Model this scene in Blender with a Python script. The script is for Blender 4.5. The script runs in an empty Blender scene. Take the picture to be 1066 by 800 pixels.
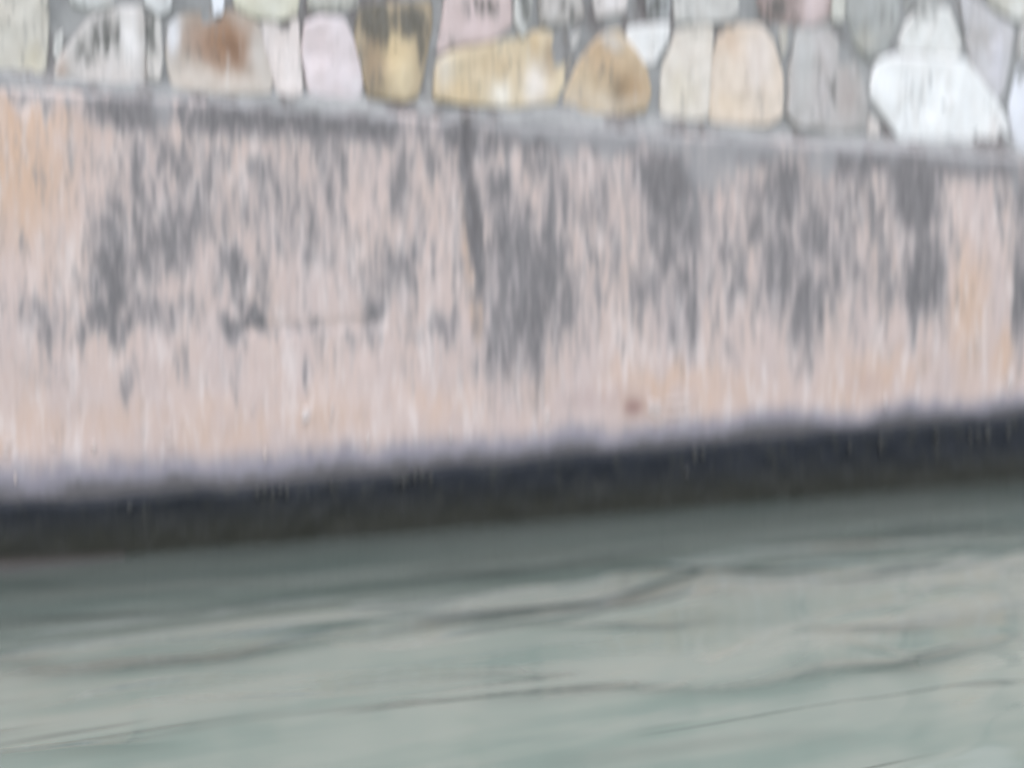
import bpy, math, random
import numpy as np
from mathutils import Vector, Matrix, Euler

R = math.radians
scene = bpy.context.scene
COL = scene.collection

# ------------------------------------------------------------------ camera
PW, PH, F = 1066.0, 800.0, 1200.0          # photograph size, focal length in its pixels
CAM_D, CAM_H = 4.0, 0.84
AZ = math.atan2(2729, 1203)                # angle of the view from the wall's direction
PITCH = math.atan2(85, 1200)
cam = bpy.data.cameras.new("camera")
cam.sensor_width = 36.0
cam.lens = 36.0 * F / PW
cam.clip_start = 0.05
cam.clip_end = 20000
camo = bpy.data.objects.new("camera", cam)
COL.objects.link(camo)
camo.location = (0, -CAM_D, CAM_H)
camo.rotation_euler = Euler((math.pi / 2 - PITCH, 0, AZ - math.pi / 2), 'XYZ')
scene.camera = camo
cam.dof.use_dof = True                     # the photograph is soft all over: focused on the water before the wall
cam.dof.focus_distance = 2.0
cam.dof.aperture_fstop = (cam.lens / 1000) / 0.054
cam.dof.aperture_ratio = 3.8               # anamorphic lens: tall, narrow blur

# ------------------------------------------------------------------ light
SUN_EL, SUN_AZ = R(66), R(325)             # azimuth from +Y, clockwise
world = bpy.data.worlds.new("World")
scene.world = world
world.use_nodes = True
wn = world.node_tree
bg = wn.nodes["Background"]
sky = wn.nodes.new("ShaderNodeTexSky")
sky.sky_type = 'NISHITA'
sky.sun_disc = False
sky.sun_elevation = SUN_EL
sky.sun_rotation = SUN_AZ
sky.dust_density = 6.0
sky.air_density = 1.0
sky.ozone_density = 0.6
hsv = wn.nodes.new("ShaderNodeHueSaturation")    # overcast: the sky is nearly grey
hsv.inputs["Saturation"].default_value = 0.35
wn.links.new(sky.outputs[0], hsv.inputs["Color"])
wn.links.new(hsv.outputs[0], bg.inputs[0])
bg.inputs[1].default_value = 0.15
sun = bpy.data.lights.new("sun", 'SUN')
sun.energy = 0.5
sun.angle = R(50)
sun.color = (1.0, 0.97, 0.93)
suno = bpy.data.objects.new("sun", sun)
COL.objects.link(suno)
d = Vector((math.sin(SUN_AZ) * math.cos(SUN_EL), math.cos(SUN_AZ) * math.cos(SUN_EL), math.sin(SUN_EL)))
suno.rotation_euler = (-d).to_track_quat('-Z', 'Y').to_euler()
suno.location = d * 30
scene.view_settings.view_transform = 'Standard'
scene.view_settings.look = 'None'
scene.view_settings.gamma = 1.0
scene.view_settings.use_curve_mapping = False
scene.view_settings.exposure = 2.25
scene.render.engine = 'CYCLES'
scene.cycles.use_denoising = True
scene.cycles.max_bounces = 6
scene.cycles.caustics_reflective = False
scene.cycles.caustics_refractive = False

# ------------------------------------------------------------------ helpers
CAM_M = camo.rotation_euler.to_matrix()


def ray(px, py):
    return CAM_M @ Vector(((px - PW / 2) / F, -(py - PH / 2) / F, -1.0))


def on_wall(px, py, y=0.0):
    """point of the photograph -> (along, height) on the wall's face"""
    r = ray(px, py)
    t = (y + CAM_D) / r.y
    return (r.x * t, CAM_H + r.z * t)


def on_water(px, py):
    r = ray(px, py)
    t = -CAM_H / r.z
    return (r.x * t, -CAM_D + r.y * t)


def hash2(ix, iy, seed):
    n = (ix.astype(np.int64) * 374761393 + iy.astype(np.int64) * 668265263 + seed * 1442695041) & 0xFFFFFFFF
    n = ((n ^ (n >> 13)) * 1274126177) & 0xFFFFFFFF
    n = n ^ (n >> 16)
    return (n & 0xFFFF) / 65535.0


def vnoise(x, y, seed=0):
    x = np.asarray(x, float); y = np.asarray(y, float)
    ix = np.floor(x); iy = np.floor(y)
    fx = x - ix; fy = y - iy
    fx = fx * fx * fx * (fx * (fx * 6 - 15) + 10); fy = fy * fy * fy * (fy * (fy * 6 - 15) + 10)
    a = hash2(ix, iy, seed); b = hash2(ix + 1, iy, seed)
    c = hash2(ix, iy + 1, seed); e = hash2(ix + 1, iy + 1, seed)
    return (a * (1 - fx) + b * fx) * (1 - fy) + (c * (1 - fx) + e * fx) * fy


def fbm(x, y, seed=0, octaves=4, gain=0.5):
    s = 0; amp = 1; tot = 0
    x = np.asarray(x, float); y = np.asarray(y, float)
    for o in range(octaves):
        s = s + amp * vnoise(x * 2 ** o + 17.3 * o, y * 2 ** o + 9.1 * o, seed + o)
        x, y = 0.8 * x - 0.6 * y, 0.6 * x + 0.8 * y
        tot += amp; amp *= gain
    return s / tot


def srgb(r, g, b):
    f = lambda c: (c / 255 / 12.92) if c <= 10 else ((c / 255 + 0.055) / 1.055) ** 2.4
    return (f(r), f(g), f(b))


def grid_mesh(name, P, closed_u=False):
    """P: (nv, nu, 3) array of points -> mesh of quads"""
    nv, nu = P.shape[:2]
    me = bpy.data.meshes.new(name)
    idx = np.arange(nv * nu).reshape(nv, nu)
    if closed_u:
        a = idx[:-1]; b = np.roll(idx, -1, axis=1)[:-1]
        c = np.roll(idx, -1, axis=1)[1:]; e = idx[1:]
    else:
        a = idx[:-1, :-1]; b = idx[:-1, 1:]; c = idx[1:, 1:]; e = idx[1:, :-1]
    q = np.stack([a, b, c, e], -1).reshape(-1, 4)
    me.vertices.add(nv * nu)
    me.vertices.foreach_set("co", P.reshape(-1).astype(np.float32))
    me.loops.add(q.size)
    me.loops.foreach_set("vertex_index", q.reshape(-1).astype(np.int32))
    me.polygons.add(len(q))
    me.polygons.foreach_set("loop_start", np.arange(0, q.size, 4, dtype=np.int32))
    me.polygons.foreach_set("loop_total", np.full(len(q), 4, dtype=np.int32))
    me.polygons.foreach_set("use_smooth", np.ones(len(q), dtype=bool))
    me.update(calc_edges=True)
    me.validate()
    return me


def set_attr(me, name, arr):
    """per-vertex colour attribute from an (n, 4) array"""
    at = me.color_attributes.new(name, 'FLOAT_COLOR', 'POINT')
    at.data.foreach_set("color", np.asarray(arr, np.float32).reshape(-1))


def link(name, me, mat=None, parent=None, loc=None):
    o = bpy.data.objects.new(name, me)
    COL.objects.link(o)
    if mat is not None:
        me.materials.append(mat)
    if parent is not None:
        o.parent = parent
        o.matrix_parent_inverse = Matrix.Translation(-parent.location)
    if loc is not None:
        o.location = loc
    return o


def mesh_from(name, verts, faces, smooth=True):
    me = bpy.data.meshes.new(name)
    me.from_pydata([tuple(v) for v in verts], [], faces)
    if smooth:
        me.polygons.foreach_set("use_smooth", np.ones(len(faces), dtype=bool))
    me.update()
    return me


class NT:
    """small node-tree writer"""
    def __init__(self, name):
        self.m = bpy.data.materials.new(name)
        self.m.use_nodes = True
        self.t = self.m.node_tree
        self.b = self.t.nodes["Principled BSDF"]

    def n(self, typ, **kw):
        nd = self.t.nodes.new(typ)
        for k, v in kw.items():
            setattr(nd, k, v)
        return nd

    def l(self, a, b):
        self.t.links.new(a, b)

    def coords(self, scale, loc=(0, 0, 0)):
        tc = self.n("ShaderNodeTexCoord")
        mp = self.n("ShaderNodeMapping")
        mp.inputs["Scale"].default_value = scale
        mp.inputs["Location"].default_value = loc
        self.l(tc.outputs["Object"], mp.inputs["Vector"])
        return mp.outputs[0]

    def noise(self, vec, detail=4, rough=0.55, scale=1.0, dist=0.0):
        nd = self.n("ShaderNodeTexNoise")
        nd.inputs["Scale"].default_value = scale
        nd.inputs["Detail"].default_value = detail
        nd.inputs["Roughness"].default_value = rough
        nd.inputs["Distortion"].default_value = dist
        self.l(vec, nd.inputs["Vector"])
        return nd.outputs["Fac"]

    def math(self, op, a, b=None, c=None):
        nd = self.n("ShaderNodeMath", operation=op)
        for i, v in enumerate((a, b, c)):
            if v is None:
                continue
            if isinstance(v, (int, float)):
                nd.inputs[i].default_value = v
            else:
                self.l(v, nd.inputs[i])
        return nd.outputs[0]

    def step(self, v, lo, hi, a=0.0, b=1.0):
        nd = self.n("ShaderNodeMapRange", interpolation_type='SMOOTHSTEP')
        nd.inputs["From Min"].default_value = lo
        nd.inputs["From Max"].default_value = hi
        nd.inputs["To Min"].default_value = a
        nd.inputs["To Max"].default_value = b
        self.l(v, nd.inputs["Value"])
        return nd.outputs[0]

    def mix(self, fac, a, b, blend='MIX'):
        nd = self.n("ShaderNodeMix", data_type='RGBA', blend_type=blend)
        for i, v in ((0, fac), (6, a), (7, b)):
            if isinstance(v, (int, float)):
                nd.inputs[i].default_value = v
            elif isinstance(v, tuple):
                nd.inputs[i].default_value = (*v, 1.0)
            else:
                self.l(v, nd.inputs[i])
        return nd.outputs[2]

    def attr(self, name):
        nd = self.n("ShaderNodeAttribute", attribute_name=name)
        sp = self.n("ShaderNodeSeparateColor")
        self.l(nd.outputs["Color"], sp.inputs[0])
        return nd.outputs["Color"], sp.outputs[0], sp.outputs[1], sp.outputs[2], nd.outputs["Alpha"]

    def bump(self, h, strength, dist):
        nd = self.n("ShaderNodeBump")
        nd.inputs["Strength"].default_value = strength
        nd.inputs["Distance"].default_value = dist
        self.l(h, nd.inputs["Height"])
        self.l(nd.outputs[0], self.b.inputs["Normal"])


def axis(lo, hi, step_, far_lo, far_hi, growth=1.35):
    """coordinates: even between lo and hi, then ever longer steps out to far_lo and far_hi"""
    c = list(np.arange(lo, hi, step_)) + [hi]
    s = step_
    v = hi
    while v < far_hi:
        s *= growth; v = min(v + s, far_hi); c.append(v)
    s = step_; v = lo
    pre = []
    while v > far_lo:
        s *= growth; v = max(v - s, far_lo); pre.append(v)
    return np.array(pre[::-1] + c)


Z_TOP = on_wall(533, 122.5)[1]             # height of the plastered wall
X_L = on_wall(-60, 300)[0]
X_R = on_wall(1130, 300)[0]
FAR_L, FAR_R = -16.0, 45.0
Z_STONE = Z_TOP + 0.95                     # top of the rubble wall

# ------------------------------------------------------------------ water and ground
def make_water():
    xs = axis(X_L - 0.6, X_R + 0.8, 0.016, -4000, 4000, 1.25)
    ys = axis(-4.3, 0.03, 0.013, -4000, 0.4, 1.25)
    X, Y = np.meshgrid(xs, ys)
    u = X + 0.10 * Y                        # crests run along the wall
    w = Y - 0.04 * X
    wob = (fbm(X * 0.9, Y * 1.4, 5, 3) - .5)
    h = 0.030 * (fbm(u * 0.55, w * 1.9 + wob * 1.2, 11, 3) - .5)
    h += 0.010 * (fbm(u * 1.5, w * 5.0 + wob * 2.0, 23, 3) - .5)
    r = fbm(u * 1.1 + 3, w * 4.2 + wob * 2.6 + 7, 41, 2)
    gate = np.clip((fbm(u * 0.8 + 5, w * 1.6, 47, 2) - .40) * 5, 0, 1)
    h += 0.005 * gate * (1 - np.abs(2 * r - 1)) ** 4
    r2 = fbm(u * 0.6 + 1, w * 2.6 + wob * 2.0 + 3, 53, 2)
    h += 0.006 * (1 - np.abs(2 * r2 - 1)) ** 3
    h += 0.0012 * (fbm(u * 5, w * 17, 31, 2) - .5)
    h *= 1 - .50 * np.clip((-Y - 1.0) / 1.0, 0, 1)     # calmer away from the wall's wash
    crest_shade = np.zeros_like(X)  # mask for the wave-face darkness painted along the crests
    for wd, amt, pl in CRESTS:
        q = [on_water(*p) for p in pl]
        best = np.full(X.shape, 9.0)
        tt = np.zeros(X.shape)
        for k in range(len(q) - 1):
            (ax, ay), (bx, by) = q[k], q[k + 1]
            dx, dy = bx - ax, by - ay
            t = np.clip(((X - ax) * dx + (Y - ay) * dy) / (dx * dx + dy * dy), 0, 1)
            dd = np.hypot(X - ax - t * dx, Y - ay - t * dy + .10 * (fbm(X * 2.2, Y * 2.2, 57, 2) - .5))
            tt = np.where(dd < best, (k + t) / (len(q) - 1), tt)
            best = np.minimum(best, dd)
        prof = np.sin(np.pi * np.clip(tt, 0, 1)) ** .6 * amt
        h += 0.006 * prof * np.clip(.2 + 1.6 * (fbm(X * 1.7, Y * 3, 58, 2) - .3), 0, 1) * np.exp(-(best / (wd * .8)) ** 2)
        crest_shade = np.maximum(crest_shade, prof * np.exp(-(best / (wd * 1.25)) ** 2) * np.clip(.45 + 1.3 * (fbm(X * 2.5, Y * 9, 59, 3) - .3), 0, 1))
    fade = np.clip(1 - (np.maximum(np.abs(X) - 9, 0) + np.maximum(-Y - 8, 0)) / 30, 0, 1)
    near = 0.12 + 0.88 * np.clip((-Y - .15) / 0.8, 0, 1)
    me = grid_mesh("water", np.stack([X, Y, h * fade * near], -1))
    set_attr(me, "crest_shade", np.repeat(crest_shade.reshape(-1, 1), 4, 1))
    m = NT("murky_water")
    v = m.coords((0.8, 4.2, 1.0))
    n1 = m.noise(v, 3, 0.5)
    colr = m.mix(m.step(n1, 0.36, 0.56), WATER_A, WATER_B)
    # thin streaks painted into the colour for dark, weakly reflecting wave faces
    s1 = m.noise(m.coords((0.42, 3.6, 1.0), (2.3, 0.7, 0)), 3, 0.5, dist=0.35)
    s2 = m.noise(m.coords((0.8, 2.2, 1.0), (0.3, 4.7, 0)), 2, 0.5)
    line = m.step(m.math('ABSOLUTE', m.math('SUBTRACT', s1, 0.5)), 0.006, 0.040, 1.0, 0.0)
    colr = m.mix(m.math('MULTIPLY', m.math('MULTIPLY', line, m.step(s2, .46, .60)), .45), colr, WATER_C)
    _, shd, *_ = m.attr("crest_shade")
    colr = m.mix(m.math('MULTIPLY', shd, .9), colr, WATER_C)
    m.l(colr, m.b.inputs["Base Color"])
    m.b.inputs["Roughness"].default_value = 0.08
    m.b.inputs["IOR"].default_value = 1.333
    v2 = m.coords((5, 16, 1))
    m.bump(m.noise(v2, 3, 0.5), 0.06, 0.01)
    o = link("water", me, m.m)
    o["kind"] = "structure"


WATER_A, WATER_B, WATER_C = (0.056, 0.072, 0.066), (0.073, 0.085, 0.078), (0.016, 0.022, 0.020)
# low crests, their dark faces painted into the water colour: (half width in metres, strength, course)
CRESTS = [
    (.050, .9, [(-40, 690), (60, 700), (150, 690), (240, 684), (320, 672), (400, 655)]),
    (.045, 1., [(360, 672), (450, 655), (540, 640), (620, 630), (700, 612), (760, 600)]),
    (.030, .7, [(-40, 640), (80, 646), (180, 642), (290, 626), (340, 620)]),
    (.040, .8, [(300, 622), (420, 610), (500, 598), (580, 592), (640, 580), (720, 568)]),
    (.050, .9, [(620, 604), (700, 598), (780, 600), (880, 594)]),
    (.060, .8, [(780, 575), (880, 565), (960, 553), (1100, 545)]),
    (.030, .8, [(540, 660), (620, 655), (690, 652), (760, 640)]),
    (.036, .8, [(820, 655), (880, 658), (940, 660), (1000, 652), (1100, 640)]),
    (.040, .8, [(690, 722), (790, 715), (860, 700), (940, 694), (1000, 682), (1100, 670)]),
    (.034, .5, [(480, 735), (580, 722), (650, 716), (760, 720), (840, 708)]),
    (.034, .45, [(330, 720), (430, 708), (520, 704), (600, 708)]),
    (.032, .45, [(-30, 790), (60, 786), (130, 780), (190, 772)]),
    (.032, .45, [(560, 790), (680, 784), (800, 774), (900, 770)]),
    (.030, .6, [(860, 668), (960, 690), (1020, 676), (1100, 662)]),
    (.040, .5, [(-40, 605), (80, 612), (200, 600), (330, 590)]),
]
make_water()


def make_ground():
    xs = axis(-20, 50, 5, -4000, 4000, 1.6)
    ys = axis(0.44, 20, 2.0, 0.44, 4000, 1.6)
    X, Y = np.meshgrid(xs, ys)
    Z = Z_STONE - 0.12 + 0.05 * (fbm(X * .3, Y * .3, 3) - .5)
    me = grid_mesh("ground", np.stack([X, Y, Z], -1))
    m = NT("trodden_earth")
    n1 = m.noise(m.coords((.8, .8, .8)), 6)
    m.l(m.mix(n1, (0.10, 0.085, 0.06), (0.07, 0.085, 0.04)), m.b.inputs["Base Color"])
    m.b.inputs["Roughness"].default_value = 0.95
    o = link("ground", me, m.m)
    o["kind"] = "structure"


make_ground()

# ------------------------------------------------------------------ plastered quay wall
quay = bpy.data.objects.new("quay_wall", None)
COL.objects.link(quay)
quay.location = (0, 0.2, 0)
quay["label"] = "weathered pink plastered quay wall with grey drip stains rising from the water"
quay["category"] = "quay wall"
quay["kind"] = "thing"


def blobs(X, Z, lst, warp=None):
    """soft elliptical patches, given as places in the photograph, laid on the wall"""
    out = np.zeros_like(X)
    for (px, py, rx, ry, s) in lst:
        cx, cz = on_wall(px, py)
        ax = abs(on_wall(px + rx, py)[0] - on_wall(px - rx, py)[0]) / 2
        az = abs(on_wall(px, py + ry)[1] - on_wall(px, py - ry)[1]) / 2
        dd = ((X - cx) / ax) ** 2 + ((Z - cz) / az) ** 2
        v = s * np.exp(-dd ** 1.3 * 0.75)
        out = np.where(v >= 0, np.maximum(out, v), out) if s > 0 else out * (1 - np.minimum(1, -v))
    return out


STAIN = [
    (20, 100, 60, 9, .75), (140, 118, 40, 16, .95), (165, 135, 14, 30, .6), (215, 122, 30, 22, .8), (265, 125, 40, 26, .85), (330, 122, 50, 34, .95), (390, 130, 35, 22, .55),
    (300, 150, 20, 35, .6), (238, 165, 12, 40, .55), (345, 165, 18, 40, .7), (380, 150, 12, 45, .55), (455, 150, 25, 30, .6), (150, 165, 5, 30, .5),
    (118, 265, 24, 78, 1.0), (150, 255, 28, 75, .72), (185, 250, 24, 45, .95), (203, 212, 10, 40, .75), (150, 330, 62, 26, .7), (108, 342, 30, 22, .8),
    (45, 332, 25, 28, .68), (30, 250, 7, 40, .4), (240, 272, 24, 28, .82), (258, 288, 14, 20, .7), (240, 342, 16, 17, 1.0), (268, 340, 13, 13, 1.0),
    (132, 402, 14, 26, .6), (60, 385, 18, 22, .3), (320, 377, 5, 20, .75), (305, 250, 8, 60, .55), (283, 230, 7, 60, .5), (345, 230, 7, 55, .5), (365, 270, 8, 40, .45),
    (415, 195, 11, 55, .78), (412, 290, 32, 45, .66), (396, 322, 15, 17, .85), (465, 330, 18, 20, .75), (440, 235, 10, 60, .5), (470, 230, 8, 70, .5),
    (320, 341, 95, 5, .55), (410, 350, 60, 14, .4), (190, 385, 14, 30, .4), (250, 385, 8, 30, .4),
    (490, 150, 9, 45, 1.4), (496, 220, 8, 55, 1.4), (502, 290, 7, 60, .8),
    (550, 300, 58, 95, .95), (522, 345, 26, 70, .82), (590, 310, 22, 70, .7), (585, 205, 28, 60, .72), (520, 150, 30, 26, .85), (560, 162, 22, 34, .72), (520, 210, 28, 20, .75),
    (610, 160, 40, 18, .5), (625, 225, 22, 70, .62), (640, 270, 12, 60, .5), (545, 235, 30, 22, .65),
    (695, 190, 38, 46, 1.15), (705, 240, 34, 50, .9), (712, 320, 26, 60, .72), (680, 290, 20, 50, .6), (745, 230, 20, 60, .55), (760, 310, 20, 50, .5),
    (818, 195, 24, 46, 1.0), (812, 270, 26, 60, .85), (838, 315, 22, 52, .92), (848, 240, 22, 60, .8), (880, 165, 34, 22, .9), (785, 215, 18, 60, .65), (790, 300, 22, 30, .5),
    (880, 255, 14, 50, .6), (885, 325, 16, 40, .45), (835, 370, 20, 25, .45), (905, 200, 18, 40, .5),
    (955, 200, 40, 50, 1.15), (962, 285, 24, 60, 1.05), (925, 290, 20, 45, .6), (925, 180, 50, 22, .9), (1005, 178, 60, 16, .85), (1045, 205, 10, 40, .7), (1062, 300, 9, 75, 1.0),
    (1060, 205, 14, 45, .85), (620, 365, 8, 30, .3), (510, 390, 10, 40, .4), (710, 360, 8, 30, .5), (980, 335, 10, 30, .4),
    (1018, 285, 26, 95, -.9), (995, 215, 12, 30, -.7), (790, 180, 12, 20, -.3), (905, 245, 12, 60, -.5), (645, 330, 26, 60, -.7), (600, 175, 8, 25, -.5), (760, 260, 14, 60, -.4),
    (45, 170, 60, 60, -.6), (860, 190, 10, 30, -.5),
]
OCHRE = [
    (10, 180, 75, 85, .9), (20, 130, 70, 28, .9), (60, 250, 50, 60, .4), (489, 250, 6, 60, .9), (483, 150, 6, 30, .6), (497, 312, 6, 32, 1.2), (1008, 320, 24, 75, .8), (1045, 372, 16, 36, .8),
    (920, 385, 60, 25, .6), (700, 398, 60, 18, .7), (770, 395, 60, 20, .5), (640, 395, 30, 25, .5), (460, 415, 60, 25, .5), (330, 430, 60, 25, .55), (230, 435, 50, 26, .5), (120, 440, 80, 25, .5),
    (40, 440, 40, 35, .5), (560, 395, 40, 22, .4), (330, 200, 50, 60, .25), (370, 150, 20, 40, .3), (890, 200, 16, 30, .4), (780, 280, 10, 40, .3),
]
SMEAR = [
    (60, 98, 90, 8, .6), (170, 112, 12, 30, .8), (300, 108, 150, 7, .7), (440, 117, 120, 9, .9), (600, 135, 110, 16, .9), (640, 150, 20, 18, .9), (595, 150, 12, 22, .8), (740, 165, 30, 36, .95),
    (730, 150, 130, 14, .8), (780, 160, 16, 30, .7), (855, 160, 14, 26, .9), (900, 152, 110, 10, .8), (1010, 163, 90, 10, .8), (720, 215, 14, 40, .4), (535, 300, 16, 60, .35), (400, 330, 14, 60, .3),
    (480, 390, 10, 40, .4), (650, 190, 10, 40, .4), (930, 165, 14, 16, .5), (1055, 190, 8, 25, .6),
]
RUST = [(658, 424, 9, 8, 1.0), (625, 415, 40, 10, .25), (900, 400, 20, 10, .2)]


def z_damp(X):
    """height where the dark tide band begins"""
    pts = [(-60, 526), (0, 521), (200, 507), (350, 494), (533, 477), (700, 462), (900, 443), (1066, 427), (1130, 421)]
    xs = [on_wall(*p)[0] for p in pts]; zs = [on_wall(*p)[1] for p in pts]
    return np.interp(X, xs, zs)


Z_BAND = float(z_damp(0.0)) + 0.02
zs_w = np.concatenate([np.arange(-0.45, 0.08, 0.06), np.arange(0.1, Z_TOP + 0.001, 0.0115)])
zs_w[-1] = Z_TOP
xs_w = axis(X_L, X_R, 0.0115, FAR_L, FAR_R, 1.2)
XW, ZW = np.meshgrid(xs_w, zs_w)


def wall_relief(X, Z):
    y = 0.030 * (fbm(X * 0.8, Z * 0.9, 61, 3) - .5)
    y += 0.010 * (fbm(X * 6, Z * 3.0, 63, 3) - .5)
    y += 0.004 * (fbm(X * 30, Z * 8, 64, 3) - .5)
    return y


def make_plaster():
    Y = wall_relief(XW, ZW)
    # open joint beside the grey panel, and the level seam left of it
    pj = [on_wall(*p) for p in ((484, 112), (488, 160), (496, 220), (502, 280), (508, 345))]
    jx = np.interp(-ZW, [-p[1] for p in pj], [p[0] for p in pj])
    jz = np.clip((ZW - pj[-1][1]) / 0.35, 0, 1)
    jd = (XW - jx)
    Y += 0.018 * jz * np.exp(-(jd / 0.018) ** 2) - 0.008 * jz * np.exp(-((jd + 0.035) / 0.02) ** 2)
    a, b = on_wall(225, 345), on_wall(415, 336)
    lz = np.interp(XW, [a[0], b[0]], [a[1], b[1]])
    lm = np.clip((XW - a[0]) / 0.1, 0, 1) * np.clip((b[0] - XW) / 0.1, 0, 1)
    Y += 0.006 * lm * np.exp(-((ZW - lz) / 0.018) ** 2)
    # rounded arris at the top, slightly ragged
    e = np.clip((ZW - (Z_TOP - 0.05)) / 0.05, 0, 1)
    Y += 0.03 * e ** 3
    P = np.stack([XW, Y, ZW], -1)
    # top face running back to the rubble wall
    back = P[-1:].copy(); back[..., 1] = 0.4; back[..., 2] += 0.006
    P = np.concatenate([P, back], 0)
    me = grid_mesh("plaster_face", P)
    inside = ((XW > X_L - .2) & (XW < X_R + .2)).astype(float)
    wx = XW + 0.05 * (fbm(XW * 9, ZW * 2.2, 71, 3) - .5)
    wz = ZW + 0.16 * (fbm(XW * 14, ZW * 1.5, 73, 4) - .5)
    st = blobs(wx, wz, STAIN)
    rnd = np.clip((fbm(XW * 3.2, ZW * 1.3, 79, 4) - .48) * 5, 0, 1) * np.clip((ZW - .45) / .4, 0, 1)
    top = 1.15 * np.exp(-((Z_TOP - 0.06 - ZW) / 0.085) ** 2) * np.clip(.45 + 1.6 * (fbm(XW * 5, ZW * 2, 78, 3) - .35), 0, 1)
    gen = np.clip((fbm(XW * 9, ZW * 3.4, 77, 4) - .43) * 3.2, 0, .75) * np.clip((fbm(XW * 2.6, ZW * 2.2, 76, 2) - .2) * 2.2, .2, 1)
    gen = np.maximum(gen, .62 * np.clip((fbm(XW * 4, ZW * 2.5, 74, 4) - .36) * 4, 0, 1) * blobs(wx, wz, [(560, 220, 110, 150, 1), (700, 220, 120, 140, 1), (850, 220, 130, 140, 1), (950, 220, 90, 120, 1), (400, 230, 140, 120, .9), (200, 230, 150, 130, .9)]))
    gen = gen * np.clip((ZW - .50) / .35, 0, 1) * np.clip((XW - on_wall(60, 300)[0]) / .25, .1, 1)
    st = st * inside + rnd * (1 - inside)
    st = np.maximum(st, gen * inside * np.clip(1 + blobs(wx, wz, [(1018, 285, 26, 95, .8)]) * -1.2, 0, 1))
    st = np.maximum(st, top * np.clip((XW - on_wall(-20, 120)[0]) / .4, 0, 1))
    zf = ZW - z_damp(XW)
    foot = .55 * np.exp(-((zf - .17) / .13) ** 2) * np.clip(.3 + 1.8 * (fbm(XW * 3, ZW * 2, 87, 3) - .3), 0, 1)
    oc = np.maximum(blobs(wx, wz, OCHRE), foot) * inside + (1 - inside) * np.clip((fbm(XW * 1.2, ZW * 1.4, 83, 3) - .5) * 3, 0, 1)
    sm = blobs(wx, ZW + 0.08 * (fbm(XW * 18, ZW * 2, 75, 3) - .5), SMEAR) * inside + (1 - inside) * np.exp(-((Z_TOP - ZW) / 0.05) ** 2) * .8
    dist = ZW - z_damp(XW)                       # height above the tide line
    dm = np.clip(1 - (dist + 0.10 * (fbm(XW * 3, ZW * 2.5, 85, 5, .6) - .5)) / np.interp(XW, [X_L, X_R], [0.22, 0.13]), 0, 1)
    full = np.stack([st, oc, sm, dm], -1)
    full = np.concatenate([full, full[-1:]], 0)
    set_attr(me, "stains", full.reshape(-1, 4))
    ru = blobs(wx, ZW, RUST) * inside
    ru = np.concatenate([ru, ru[-1:]], 0)
    set_attr(me, "rust", np.repeat(ru.reshape(-1, 1), 4, 1))

    m = NT("weathered_pink_plaster")
    _, st, oc, sm, dm = m.attr("stains")
    fine = m.noise(m.coords((20, 20, 4.2)), 7, 0.70)
    finer = m.noise(m.coords((130, 130, 20)), 4, 0.6)
    broad = m.noise(m.coords((5, 5, 1.6), (3, 0, 1)), 4, 0.5)
    mott = m.noise(m.coords((16, 16, 7)), 4, 0.6)
    base = m.mix(m.step(broad, .3, .7), PINK_A, PINK_B)
    base = m.mix(m.math('MULTIPLY', m.step(finer, .35, .7), .35), base, PINK_C)
    of = m.step(m.math('ADD', oc, m.math('MULTIPLY', m.math('SUBTRACT', fine, .5), 1.0)), .15, 1.1)
    base = m.mix(m.math('MULTIPLY', of, .85), base, OCHRE_C)
    # thin grey drips everywhere, thick grey crust where water runs down
    fineb = m.noise(m.coords((17, 17, 3.6), (5, 2, 3)), 7, 0.68)
    base = m.mix(m.math('MULTIPLY', m.step(fineb, .48, .66), .6), base, PINK_W)
    thin = m.step(m.math('ADD', m.math('MULTIPLY', fine, .75), m.math('MULTIPLY', broad, .30)), .53, .68)
    pos = m.n("ShaderNodeSeparateXYZ")
    tc = m.n("ShaderNodeTexCoord")
    m.l(tc.outputs["Object"], pos.inputs[0])
    upw = m.step(pos.outputs["Z"], .45, .85)
    mid = m.noise(m.coords((64, 64, 8), (1, 7, 2)), 4, 0.62)
    base = m.mix(m.math('MULTIPLY', m.math('MULTIPLY', thin, upw), .70), base, GREY_L)
    base = m.mix(m.math('MULTIPLY', m.math('MULTIPLY', m.step(mid, .50, .66), upw), .25), base, GREY_L)
    base = m.mix(m.math('MULTIPLY', m.step(m.math('ADD', st, m.math('MULTIPLY', m.math('SUBTRACT', fine, .5), .8)), .15, 1.0), .62), base, WASH_C)
    sf = m.math('ADD', st, m.math('ADD', m.math('MULTIPLY', m.math('SUBTRACT', fine, .5), 2.1), m.math('ADD', m.math('MULTIPLY', m.math('SUBTRACT', mott, .5), .7), m.math('MULTIPLY', m.math('SUBTRACT', mid, .5), 1.3))))
    s1 = m.step(sf, .08, .98)
    gcol = m.mix(m.step(sf, .35, 1.05), GREY_L, GREY_D)
    gcol = m.mix(m.math('MULTIPLY', m.step(mid, .42, .66), .5), gcol, GREY_X)
    base = m.mix(m.math('MULTIPLY', s1, .86), base, gcol)
    smf = m.step(m.math('ADD', sm, m.math('MULTIPLY', m.math('SUBTRACT', fine, .5), .9)), .25, .8)
    base = m.mix(m.math('MULTIPLY', smf, .8), base, SMEAR_C)
    ra = m.n("ShaderNodeAttribute", attribute_name="rust")
    base = m.mix(m.math('MULTIPLY', ra.outputs["Fac"], .75), base, (0.26, 0.13, 0.12))
    df = m.step(m.math('ADD', dm, m.math('MULTIPLY', m.math('SUBTRACT', fine, .5), .45)), .25, .75)
    base = m.mix(m.math('MULTIPLY', df, .85), base, m.mix(m.step(mott, .35, .65), DAMP_A, DAMP_B))
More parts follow.
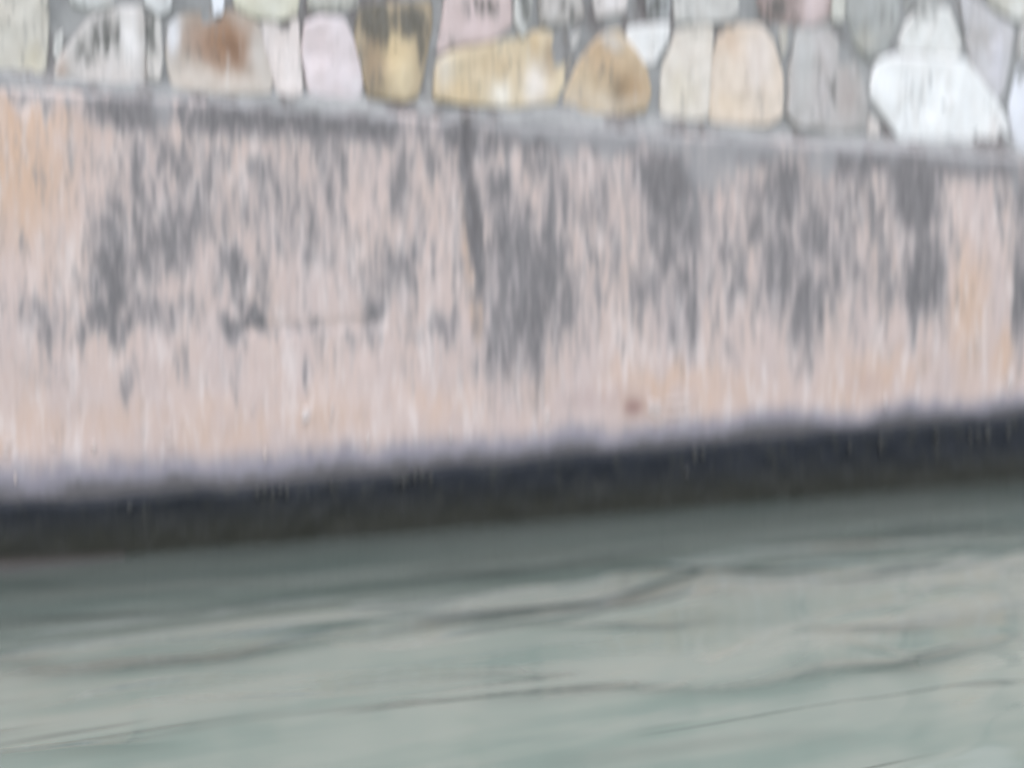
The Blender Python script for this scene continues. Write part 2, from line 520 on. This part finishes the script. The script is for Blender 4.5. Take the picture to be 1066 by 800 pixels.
    df2 = m.step(m.math('ADD', dm, m.math('MULTIPLY', m.math('SUBTRACT', mott, .5), .35)), .68, .98)
    base = m.mix(m.math('MULTIPLY', df2, .85), base, (0.10, 0.094, 0.090))
    m.l(base, m.b.inputs["Base Color"])
    m.b.inputs["Roughness"].default_value = 0.88
    m.b.inputs["Specular IOR Level"].default_value = 0.25
    m.bump(m.math('ADD', m.math('MULTIPLY', fine, .6), mott), 0.35, 0.006)
    link("plaster_face", me, m.m, quay)


PINK_A, PINK_B, PINK_C = (0.59, 0.475, 0.44), (0.63, 0.485, 0.42), (0.66, 0.57, 0.54)
PINK_W = (0.76, 0.665, 0.63)
OCHRE_C = (0.66, 0.44, 0.30)
WASH_C = (0.31, 0.292, 0.305)
GREY_L, GREY_D, GREY_X = (0.31, 0.29, 0.290), (0.145, 0.138, 0.140), (0.31, 0.288, 0.285)
SMEAR_C = (0.36, 0.345, 0.345)
DAMP_A, DAMP_B = (0.23, 0.228, 0.275), (0.31, 0.30, 0.345)
make_plaster()


def make_tide_band():
    n = 26
    xs = axis(X_L, X_R, 0.014, FAR_L, FAR_R, 1.2)
    X, T = np.meshgrid(xs, np.linspace(0, 1, n))
    top = z_damp(X) + 0.030 * (fbm(X * 4, X * 0, 91, 5, .6) - .5)
    Z = -0.40 + (top + 0.40) * (1 - (1 - T) ** 1.6)
    Y = wall_relief(X, Z) - 0.022 - 0.012 * (fbm(X * 12, Z * 14, 93, 3) - .3)
    e = np.clip((Z - (top - 0.03)) / 0.03, 0, 1)
    Y += 0.045 * e ** 2
    me = grid_mesh("tide_band", np.stack([X, Y, Z], -1))
    m = NT("wet_black_algae")
    a = m.noise(m.coords((20, 20, 14)), 5, .6)
    b = m.noise(m.coords((60, 60, 10)), 4, .6)
    sep = m.n("ShaderNodeSeparateXYZ"); tc = m.n("ShaderNodeTexCoord")
    m.l(tc.outputs["Object"], sep.inputs[0])
    low = m.step(m.math('ADD', sep.outputs["Z"], m.math('MULTIPLY', a, .10)), .08, .24)
    c = m.mix(low, (0.030, 0.030, 0.022), (0.014, 0.017, 0.024))
    c = m.mix(m.math('MULTIPLY', m.step(a, .45, .75), .8), c, (0.040, 0.040, 0.034))
    c = m.mix(m.math('MULTIPLY', m.step(b, .6, .8), .35), c, (0.10, 0.10, 0.09))
    m.l(c, m.b.inputs["Base Color"])
    m.b.inputs["Roughness"].default_value = 0.6
    m.b.inputs["Specular IOR Level"].default_value = 0.3
    m.bump(m.math('ADD', a, b), 0.6, 0.008)
    o = link("tide_band", me, m.m, quay)
    o["label"] = "black wet band of algae along the waterline"


make_tide_band()


def make_footing():
    """low reddish step at the waterline, at the left end"""
    x0, x1 = X_L - 3.0, on_wall(128, 575)[0]
    xs = np.linspace(x0, x1, 160)
    taper = np.clip((x1 - xs) / 0.5, 0, 1)
    prof = [(-0.02, .0), (-0.075, -.004), (-0.105, -.014), (-0.112, -.05), (-0.115, -0.35)]
    ztop = 0.012 + 0.030 * taper + 0.006 * (fbm(xs * 7, xs * 0, 95, 3) - .5)
    rows = []
    for (py, pz) in prof:
        rows.append(np.stack([xs, py * (0.35 + 0.65 * taper) + 0.008 * (fbm(xs * 5, xs * 0 + py * 30, 96, 3) - .5) - 0.03, ztop + pz], -1))
    me = grid_mesh("footing", np.array(rows)[::-1])
    m = NT("brown_weedy_stone")
    a = m.noise(m.coords((14, 30, 30)), 5, .6)
    m.l(m.mix(a, (0.020, 0.018, 0.015), (0.034, 0.029, 0.025)), m.b.inputs["Base Color"])
    m.b.inputs["Roughness"].default_value = .5
    m.bump(a, .5, .008)
    o = link("footing", me, m.m, quay)
    o["label"] = "brown weedy foot of the wall just above the water"


make_footing()


def mat_simple(name, c1, c2, rough=.85, scale=30):
    m = NT(name)
    a = m.noise(m.coords((scale, scale, scale * .4)), 4, .6)
    m.l(m.mix(m.step(a, .3, .7), c1, c2), m.b.inputs["Base Color"])
    m.b.inputs["Roughness"].default_value = rough
    m.bump(a, .4, .004)
    return m.m


M_LIME = mat_simple("white_limescale", (.56, .47, .43), (.66, .58, .55))
M_PALE = mat_simple("dull_limescale", (.040, .040, .039), (.070, .070, .067))


def flake(name, px, py, rx, ry, depth, base_y, mat, seed):
    """a raised irregular crust on the wall's face"""
    rng = random.Random(seed)
    cx, cz = on_wall(px, py, base_y)
    ax = abs(on_wall(px + rx, py)[0] - on_wall(px - rx, py)[0]) / 2
    az = abs(on_wall(px, py + ry)[1] - on_wall(px, py - ry)[1]) / 2
    n = 14
    rel = lambda x, z: float(wall_relief(np.array([x]), np.array([z]))[0]) + base_y
    rad = [1 + rng.uniform(-.28, .28) for _ in range(n)]
    V, Fc = [], []
    for k, (s, dy) in enumerate(((1.0, .010), (.92, -depth * .5), (.6, -depth), (.25, -depth * 1.15))):
        for i in range(n):
            t = 2 * math.pi * i / n
            x, z = cx + ax * s * rad[i] * math.cos(t), cz + az * s * rad[i] * math.sin(t)
            V.append((x, rel(x, z) + dy, z))
    V.append((cx, rel(cx, cz) - depth * 1.2, cz))
    for k in range(3):
        for i in range(n):
            j = (i + 1) % n
            Fc.append((k * n + i, k * n + j, (k + 1) * n + j, (k + 1) * n + i))
    for i in range(n):
        Fc.append((3 * n + i, 3 * n + (i + 1) % n, 4 * n))
    return link(name, mesh_from(name, V, Fc), mat, quay)


LIME = [(346, 427, 2.5, 7), (344, 440, 2, 5), (383, 458, 2.5, 10), (174, 450, 6, 2.5), (177, 461, 6, 3), (318, 433, 6, 8), (8, 462, 6, 3), (6, 472, 5, 3), (54, 464, 5, 2.5), (16, 498, 2, 7),
        (682, 425, 11, 8), (706, 418, 24, 2.0), (702, 430, 22, 2.0), (570, 434, 5, 8), (921, 418, 1.6, 8), (479, 436, 3, 2), (263, 426, 2, 5), (276, 474, 2, 8), (469, 452, 2, 8), (1052, 398, 5, 12),
        (98, 466, 3, 7), (686, 440, 12, 2)]
for i, a in enumerate(LIME):
    flake("limescale_crust", a[0], a[1], a[2] * .8, a[3] * .8, 0.002, -0.003, M_LIME, i)
DULL = [(268, 513, 2, 5), (276, 510, 3, 3), (284, 514, 2, 6), (292, 511, 2.5, 4), (299, 512, 2, 7), (432, 497, 2, 7), (440, 494, 3, 4), (449, 498, 2, 6), (420, 503, 2, 5), (917, 463, 1.6, 9),
        (1029, 452, 2.6, 8), (1050, 450, 2.2, 7), (1019, 450, 3.5, 2), (1020, 459, 4, 1.6), (976, 455, 1.5, 6), (725, 474, 2.5, 7), (733, 472, 2, 6), (716, 492, 3, 4), (345, 505, 2, 6), (135, 528, 4, 3), (885, 466, 1.5, 7), (1011, 455, 1.5, 5)]
for i, a in enumerate(DULL):
    flake("barnacle_crust", a[0], a[1], a[2] * .8, a[3] * .9, 0.002, -0.034, M_PALE, 100 + i)

# ------------------------------------------------------------------ rubble wall
rubble = bpy.data.objects.new("rubble_wall", None)
COL.objects.link(rubble)
rubble.location = (0, 0.25, Z_TOP)
rubble["label"] = "rubble wall of cream, ochre and white stones in grey mortar above the plaster"
rubble["category"] = "stone wall"
rubble["kind"] = "thing"
Y_ST = 0.045                                # the rubble stands a little behind the plaster


def make_mortar():
    zs = np.concatenate([[Z_TOP - 0.03], np.linspace(Z_TOP - 0.01, Z_STONE, 80)])
    xs = axis(X_L, X_R, 0.012, FAR_L, FAR_R, 1.2)
    X, Z = np.meshgrid(xs, zs)
    Y = Y_ST + 0.012 * (fbm(X * 9, Z * 9, 201, 3) - .5) + 0.006 * (fbm(X * 40, Z * 40, 203, 2) - .5)
    fil = np.clip(1 - (Z - Z_TOP) / (0.055 + 0.05 * (fbm(X * 3, X * 0, 207, 3) - .4)), 0, 1)   # fillet at the foot
    Y -= 0.030 * fil ** 1.3
    P = np.stack([X, Y, Z], -1)
    back = P[-1:].copy(); back[..., 1] = 0.45; back[..., 2] += 0.02
    back2 = back.copy(); back2[..., 2] = Z_TOP - .03
    me = grid_mesh("mortar", np.concatenate([P, back, back2], 0))
    m = NT("grey_mortar")
    a = m.noise(m.coords((9, 9, 5)), 4, .6)
    b = m.noise(m.coords((70, 70, 30)), 4, .6)
    c = m.mix(m.step(a, .35, .65), (0.29, 0.285, 0.28), (0.38, 0.37, 0.36))
    d1 = m.noise(m.coords((7, 7, 2.4), (7, 1, 2)), 5, .65)
    c = m.mix(m.math('MULTIPLY', m.step(d1, .48, .66), .75), c, (0.13, 0.105, 0.10))
    c = m.mix(m.math('MULTIPLY', m.step(b, .5, .75), .3), c, (0.45, 0.44, 0.43))
    m.l(c, m.b.inputs["Base Color"])
    m.b.inputs["Roughness"].default_value = .92
    m.bump(b, .4, .004)
    link("mortar", me, m.m, rubble)


make_mortar()


def stone_material():
    m = NT("rubble_stone")
    colr, *_ = m.attr("tint")
    _, lich, *_ = m.attr("crust")
    fine = m.noise(m.coords((55, 55, 7)), 5, .62)
    mid = m.noise(m.coords((22, 22, 11)), 5, .6)
    spk = m.noise(m.coords((130, 130, 45)), 3, .6)
    c = m.mix(m.math('MULTIPLY', m.step(mid, .35, .7), .5), colr, m.mix(1.0, colr, (0.80, 0.76, 0.72), 'MULTIPLY'))
    c = m.mix(m.math('MULTIPLY', m.step(fine, .55, .8), .45), c, (0.70, 0.68, 0.66))
    lf = m.step(m.math('ADD', lich, m.math('ADD', m.math('MULTIPLY', m.math('SUBTRACT', fine, .5), 1.6), m.math('MULTIPLY', m.math('SUBTRACT', spk, .5), .8))), .30, .85)
    c = m.mix(m.math('MULTIPLY', lf, .85), c, m.mix(m.step(spk, .4, .7), (0.085, 0.085, 0.075), (0.17, 0.165, 0.155)))
    m.l(c, m.b.inputs["Base Color"])
    m.b.inputs["Roughness"].default_value = .85
    m.b.inputs["Specular IOR Level"].default_value = .3
    m.bump(m.math('ADD', mid, m.math('MULTIPLY', fine, .5)), .5, .007)
    return m.m


M_STONE = stone_material()


def smooth_outline(pts, n=72):
    p = np.array(pts, float)
    for _ in range(2):
        q = np.roll(p, -1, 0)
        p = np.stack([.91 * p + .09 * q, .09 * p + .91 * q], 1).reshape(-1, 2)
    d_ = np.linalg.norm(np.roll(p, -1, 0) - p, axis=1)
    s = np.concatenate([[0], np.cumsum(d_)])
    pp = np.concatenate([p, p[:1]])
    t = np.linspace(0, s[-1], n, endpoint=False)
    return np.stack([np.interp(t, s, pp[:, 0]), np.interp(t, s, pp[:, 1])], 1)


def stone_geo(outline, seed, proud=0.013):
    """outline (n,2) of (x,z) on the wall -> ring grid of a dressed, slightly domed stone"""
    c = outline.mean(0)
    rng = np.random.RandomState(seed)
    tilt = rng.uniform(-.06, .06, 2)
    prof = [(1.06, .25), (1.057, -.25), (1.05, -.55), (1.035, -.78), (1.01, -.88), (.93, -.93)] + [(s, -.95 - .05 * (1 - s)) for s in np.linspace(.8, .03, 17)]
    rows = []
    for s, dp in prof:
        q = c + (outline - c) * s
        j = 0.006 * (fbm(q[:, 0] * 25, q[:, 1] * 25, seed, 3) - .5)
        x, z = q[:, 0] + j, q[:, 1] + 0.006 * (fbm(q[:, 0] * 25, q[:, 1] * 25, seed + 7, 3) - .5)
        rough = 0.016 * (fbm(q[:, 0] * 11, q[:, 1] * 11, seed + 3, 4) - .5) * min(1, (1.03 - s) * 12)
        y = Y_ST + proud * dp + rough + (tilt[0] * (x - c[0]) + tilt[1] * (z - c[1])) * (dp < -.3)
        rows.append(np.stack([x, y, z], -1))
    return np.array(rows), c


def stone_rgb(c):
    a = np.array(srgb(*c))
    g = a.mean()
    return (g + (a - g) * 0.74) * 1.12


def stone(pts, col_, patches=(), crust=(), seed=0, label=None, proud=0.013):
    out = np.array([on_wall(x, y, Y_ST - 0.02) for x, y in pts])
    P, c = stone_geo(smooth_outline(out), seed, proud)
    me = grid_mesh("stone", P, closed_u=True)
    # close the middle
    X, Z = P[..., 0], P[..., 2]
    wx = X + 0.03 * (fbm(X * 22, Z * 8, seed + 11, 3) - .5)
    wz = Z + 0.06 * (fbm(X * 26, Z * 7, seed + 13, 3) - .5)
    C = np.ones(X.shape + (4,)); C[..., :3] = stone_rgb(col_)
    v = 1 + .22 * (fbm(X * 7, Z * 5, seed + 17, 3) - .5)
    C[..., :3] *= v[..., None]
    for (px, py, rx, ry, s, pc) in patches:
        k = np.clip(blobs(wx, wz, [(px, py, rx, ry, s)]), 0, 1)[..., None]
        C[..., :3] = C[..., :3] * (1 - k) + stone_rgb(pc) * k
    set_attr(me, "tint", C.reshape(-1, 4))
    L = np.maximum(blobs(wx, wz, list(crust)) if crust else 0 * X, np.clip((fbm(X * 9, Z * 5, seed + 19, 3) - .42) * 1.6, 0, .34))
    set_attr(me, "crust", np.repeat(np.clip(L, 0, 1.2).reshape(-1, 1), 4, 1))
    o = link("stone", me, M_STONE, rubble)
    if label:
        o["label"] = label
    return o


W, DK = (222, 218, 214), (95, 96, 92)
STONES = [
    ([(-30, -35), (47, -35), (50, 15), (46, 75), (-30, 82)], (200, 192, 178), [(35, 60, 12, 16, .5, (215, 200, 165))], [(-5, 20, 18, 40, .3), (20, 45, 10, 30, .3), (0, 76, 60, 5, .5)], "cream stone at the left edge"),
    ([(72, -30), (122, -30), (118, 5), (96, 10), (74, 3)], (200, 198, 194), [], [(80, -5, 10, 10, .3)], None),
    ([(57, 40), (66, 32), (66, 45), (60, 63), (55, 54)], (205, 202, 196), [], [], None),
    ([(92, 20), (124, 8), (149, 8), (151, 70), (150, 92), (75, 96), (60, 86), (59, 66), (74, 44)], (192, 184, 178), [(137, 45, 9, 40, 1.0, (228, 220, 216)), (110, 70, 30, 14, .7, (212, 200, 194)), (65, 75, 6, 14, .8, (190, 160, 140))],
     [(112, 32, 18, 26, .75), (88, 55, 14, 22, .6), (75, 85, 25, 12, .55), (110, 90, 40, 6, .3)], "grey speckled stone with an upright white stripe"),
    ([(153, 14), (168, 20), (170, 60), (167, 84), (154, 82)], (190, 184, 178), [(160, 70, 8, 14, .8, (212, 202, 194))], [(158, 32, 10, 24, .85)], None),
    ([(150, -30), (180, -30), (178, 8), (166, 15), (152, 4)], (205, 204, 202), [], [(172, 0, 8, 10, .4)], None),
    ([(177, 24), (192, 14), (250, 10), (268, 24), (275, 54), (282, 80), (279, 97), (232, 99), (183, 95), (175, 60)], (190, 178, 166),
     [(222, 44, 36, 24, .8, (158, 126, 104)), (238, 44, 26, 34, .95, (158, 116, 82)), (245, 50, 10, 14, .7, (126, 92, 66)), (182, 30, 6, 20, .9, (225, 225, 230)), (230, 86, 55, 9, .8, (206, 190, 176)), (268, 50, 8, 20, .5, (200, 196, 190))],
     [(205, 55, 16, 14, .5), (225, 55, 8, 8, .5), (262, 68, 8, 10, .4), (195, 30, 8, 12, .25)], "cream stone with a big rust brown patch"),
    ([(219, -30), (236, -30), (233, 12), (223, 15)], (218, 220, 226), [], [], None),
    ([(242, -30), (314, -30), (309, 15), (290, 20), (262, 17), (246, 6)], (208, 202, 178), [(285, 5, 14, 14, .5, (216, 214, 200))], [(250, 0, 12, 8, .45), (305, 10, 6, 12, .4)], None),
    ([(270, 22), (290, 18), (311, 19), (314, 60), (315, 96), (304, 103), (289, 98), (281, 70)], (216, 202, 196), [], [], "pinkish white tapered stone"),
    ([(319, 24), (335, 18), (360, 20), (371, 48), (380, 82), (375, 99), (350, 103), (323, 98), (316, 58)], (216, 200, 201), [(335, 50, 14, 24, .5, (222, 200, 200)), (375, 88, 8, 10, .6, (228, 220, 222))], [(365, 25, 10, 8, .3)], "pale pink rounded stone"),
    ([(322, -30), (374, -30), (373, 5), (342, 12), (322, 10)], (188, 184, 172), [], [(340, 8, 30, 5, .6), (365, -4, 14, 10, .5)], None),
    ([(374, 14), (386, 5), (449, 1), (450, 30), (442, 70), (435, 99), (420, 104), (385, 99), (379, 70), (372, 40)], (170, 150, 120), [(415, 62, 18, 34, 1.0, (212, 184, 134)), (424, 84, 14, 18, .7, (214, 192, 150)), (392, 60, 12, 28, .6, (140, 112, 84))],
     [(395, 22, 26, 26, .95), (430, 22, 22, 24, .95), (440, 45, 6, 28, .8), (392, 85, 14, 16, .6), (383, 55, 8, 28, .4), (410, 25, 20, 14, .7)], "dark crusted stone with an ochre heart"),
    ([(470, -30), (531, -30), (533, 26), (516, 39), (471, 48), (457, 54), (463, 22)], (204, 180, 176), [(500, 25, 14, 14, .4, (214, 186, 184))], [(510, 4, 20, 16, .7), (490, 6, 8, 20, .5), (470, 42, 16, 8, .5)], "pink stone streaked with grey"),
    ([(538, -30), (557, -30), (554, 18), (545, 40), (537, 20)], (186, 184, 178), [(541, 18, 3, 18, .8, (220, 218, 212))], [(550, 0, 7, 24, .9)], None),
    ([(459, 64), (474, 53), (525, 43), (546, 40), (556, 33), (585, 31), (593, 55), (588, 85), (577, 106), (532, 111), (480, 107), (455, 103)], (212, 190, 152),
     [(520, 66, 30, 16, .5, (198, 168, 124)), (480, 95, 16, 12, .5, (212, 176, 118)), (524, 98, 12, 14, .9, (226, 216, 200)), (562, 86, 12, 24, .85, (224, 212, 202)), (578, 60, 8, 22, .6, (160, 130, 104)), (560, 46, 8, 16, .6, (196, 160, 106)), (466, 72, 9, 16, .6, (212, 202, 190))], [(584, 60, 6, 14, .35), (490, 104, 30, 4, .3)], "long ochre stone with white patches"),
    ([(562, -30), (600, -30), (610, 14), (598, 23), (564, 25)], (180, 172, 166), [(575, 10, 8, 12, .5, (205, 198, 192))], [(560, 5, 14, 16, .5), (595, 8, 12, 14, .6), (580, 20, 20, 5, .5)], None),
    ([(617, -30), (654, -30), (653, 12), (622, 18)], (206, 196, 192), [(642, 2, 10, 12, .7, (226, 218, 216))], [(624, 4, 6, 16, .5)], None),
    ([(596, 38), (606, 31), (603, 42), (597, 50)], (196, 190, 184), [], [], None),
    ([(626, 39), (644, 33), (660, 52), (672, 70), (678, 95), (673, 114), (640, 119), (590, 116), (591, 96), (606, 64)], (204, 178, 142),
     [(630, 60, 20, 22, .6, (192, 152, 106)), (662, 90, 16, 24, .8, (184, 146, 102)), (640, 105, 30, 8, .6, (208, 192, 172)), (600, 105, 12, 14, .6, (206, 186, 162)), (640, 42, 12, 8, .7, (206, 200, 196)), (648, 92, 8, 16, .5, (150, 122, 92))],
     [(650, 95, 12, 14, .35), (608, 95, 5, 18, .3)], "brown ochre stone narrowing to the top"),
    ([(655, 29), (676, 25), (698, 24), (696, 44), (682, 65), (668, 63), (655, 48)], (226, 222, 219), [], [], "small white stone shaped like a wedge"),
    ([(674, -30), (700, -30), (699, 19), (676, 18)], (172, 172, 172), [], [(688, 5, 12, 16, .75)], None),
    ([(704, -30), (766, -30), (769, 10), (760, 21), (730, 25), (706, 22)], (198, 194, 188), [], [(755, 5, 12, 12, .3)], None),
    ([(706, 34), (722, 29), (743, 29), (741, 62), (738, 124), (691, 119), (692, 72)], (216, 204, 190), [(715, 95, 14, 20, .5, (220, 204, 176))], [], "plain cream upright stone"),
    ([(747, 42), (760, 26), (795, 27), (807, 45), (815, 80), (813, 120), (800, 129), (742, 126), (741, 90)], (216, 196, 176), [(765, 42, 14, 16, .7, (204, 172, 142)), (760, 110, 20, 14, .5, (220, 194, 160)), (795, 60, 14, 30, .5, (208, 196, 192))], [(752, 48, 5, 16, .3), (808, 85, 12, 4, .2)], "peach coloured rounded stone"),
    ([(788, -30), (867, -30), (865, 18), (840, 26), (805, 22), (794, 6)], (172, 148, 142), [(853, 8, 12, 22, .95, (216, 192, 190))], [(815, 8, 22, 18, .75), (835, 18, 10, 10, .5)], "dusky stone with a pink end"),
    ([(868, -30), (882, -30), (881, 19), (868, 21)], (204, 200, 188), [], [(875, 14, 8, 6, .3)], None),
    ([(813, 30), (821, 28), (821, 48), (816, 60)], (196, 188, 176), [], [], None),
    ([(833, 31), (868, 28), (881, 38), (892, 62), (906, 86), (903, 132), (880, 137), (830, 131), (822, 118), (826, 72)], (180, 174, 170), [(860, 80, 16, 50, .5, (188, 176, 174)), (888, 98, 12, 26, .6, (164, 146, 138)), (845, 60, 10, 40, .5, (186, 186, 182))],
     [(828, 42, 6, 18, .9), (874, 95, 2.5, 22, .8), (835, 118, 10, 10, .3)], "grey mauve stone with a darker oval mark"),
    ([(885, -30), (937, -30), (936, 22), (922, 54), (906, 61), (893, 44), (885, 18)], (166, 166, 162), [(903, 42, 12, 12, .5, (180, 172, 152))], [(925, 12, 12, 18, .5), (935, 0, 8, 12, .4)], None),
    ([(947, 22), (962, 6), (990, 8), (1004, 44), (1001, 57), (941, 53), (938, 46)], (216, 213, 208), [(970, 44, 30, 8, .5, (228, 226, 222))], [(968, 12, 20, 14, .55), (950, 20, 6, 10, .3)], "white stone greyed at the top"),
    ([(917, 66), (935, 59), (1006, 63), (1021, 85), (1041, 109), (1049, 126), (1051, 151), (1020, 156), (946, 147), (926, 121), (911, 100)], (234, 232, 230), [(1043, 135, 8, 16, .5, (212, 196, 188)), (940, 66, 16, 6, .3, (214, 206, 202))], [(1040, 150, 12, 6, .3)], "big white stone, the largest and brightest"),
    ([(1001, -10), (1020, 3), (1058, 27), (1055, 52), (1047, 94), (1038, 104), (1020, 79), (1008, 40)], (192, 187, 188), [(1045, 60, 8, 26, .5, (208, 202, 212)), (1025, 35, 14, 16, .4, (176, 164, 156))], [(1010, 20, 8, 24, .5), (1045, 30, 16, 8, .4)], "lilac grey wedge shaped stone"),
    ([(1063, 72), (1080, 62), (1112, 70), (1112, 158), (1060, 154), (1054, 112)], (212, 212, 218), [], [(1080, 100, 20, 20, .3)], None),
    ([(1020, -30), (1062, -30), (1095, 4), (1064, 21), (1036, 8)], (196, 190, 176), [(1064, 8, 7, 14, .8, (224, 222, 216))], [(1040, 2, 10, 10, .4)], None),
    ([(944, -30), (986, -30), (986, 0), (964, 2), (945, 12)], (172, 170, 166), [], [(955, -2, 14, 14, .5)], None),
    ([(1066, 28), (1100, 14), (1114, 58), (1082, 56), (1064, 62)], (196, 192, 188), [], [(1090, 40, 14, 14, .4)], None),
    ([(907, 120), (917, 128), (917, 141), (905, 140)], (206, 194, 186), [], [], None),
]
for i, (pts, c_, pat, cr, lab) in enumerate(STONES):
    stone(pts, c_, pat, cr, 300 + i * 23, lab)


def make_rest_of_masonry():
    """the same wall beyond the picture: courses above, left and right, as one part"""
    rng = random.Random(8)
    Ps, Ts, Ls = [], [], []
    xl, xr = on_wall(-32, 40)[0], on_wall(1116, 90)[0]
    z_up = on_wall(533, -34)[1]
    pal = [(200, 192, 178), (206, 190, 162), (216, 204, 196), (222, 218, 212), (180, 175, 170), (188, 170, 146), (196, 182, 176)]
    z = Z_TOP + 0.05
    while z < Z_STONE - 0.10:
        hgt = rng.uniform(.22, .30)
        hgt = min(hgt, Z_STONE - 0.02 - z)
        x = -4.0
        while x < 13.0:
            wd = rng.uniform(.16, .42)
            x1 = x + wd
            lo = z
            top_l = z_up + (x - 0) * 0.0
            if x1 > xl and x < xr:
                # above the stones of the picture only
                lo = max(z, float(np.interp(x + wd / 2, [on_wall(0, -34)[0], on_wall(1066, -34)[0]], [on_wall(0, -34)[1], on_wall(1066, -34)[1]])) + .02)
            if z + hgt - lo > 0.09:
                pts = []
                for (a, b) in ((0, 0), (.5, -.03), (1, 0), (1.03, .5), (1, 1), (.5, 1.03), (0, 1), (-.02, .5)):
                    pts.append((x + .012 + (wd - .03) * a + rng.uniform(-.028, .028), lo + .012 + (z + hgt - lo - .03) * b + rng.uniform(-.024, .020)))
                P, c = stone_geo(smooth_outline(pts, 40), rng.randint(0, 9999), .028)
                Ps.append(P)
                t = np.ones(P.shape[:2] + (4,)); t[..., :3] = srgb(*rng.choice(pal)); Ts.append(t.reshape(-1, 4))
                Ls.append(np.clip((fbm(P[..., 0] * 6, P[..., 2] * 5, 411, 3) - .5) * 3, 0, 1).reshape(-1))
            x = x1
        z += hgt
    V, Fc = [], []
    off = 0
    for P in Ps:
        nv, nu = P.shape[:2]
        V += [tuple(p) for p in P.reshape(-1, 3)]
        for r in range(nv - 1):
            for k in range(nu):
                k2 = (k + 1) % nu
                Fc.append((off + r * nu + k, off + r * nu + k2, off + (r + 1) * nu + k2, off + (r + 1) * nu + k))
        off += nv * nu
    me = mesh_from("stonework", V, Fc)
    set_attr(me, "tint", np.concatenate(Ts))
    L = np.concatenate(Ls)
    set_attr(me, "crust", np.repeat(L[:, None], 4, 1))
    o = link("stonework", me, M_STONE, rubble)
    o["kind"] = "stuff"


make_rest_of_masonry()
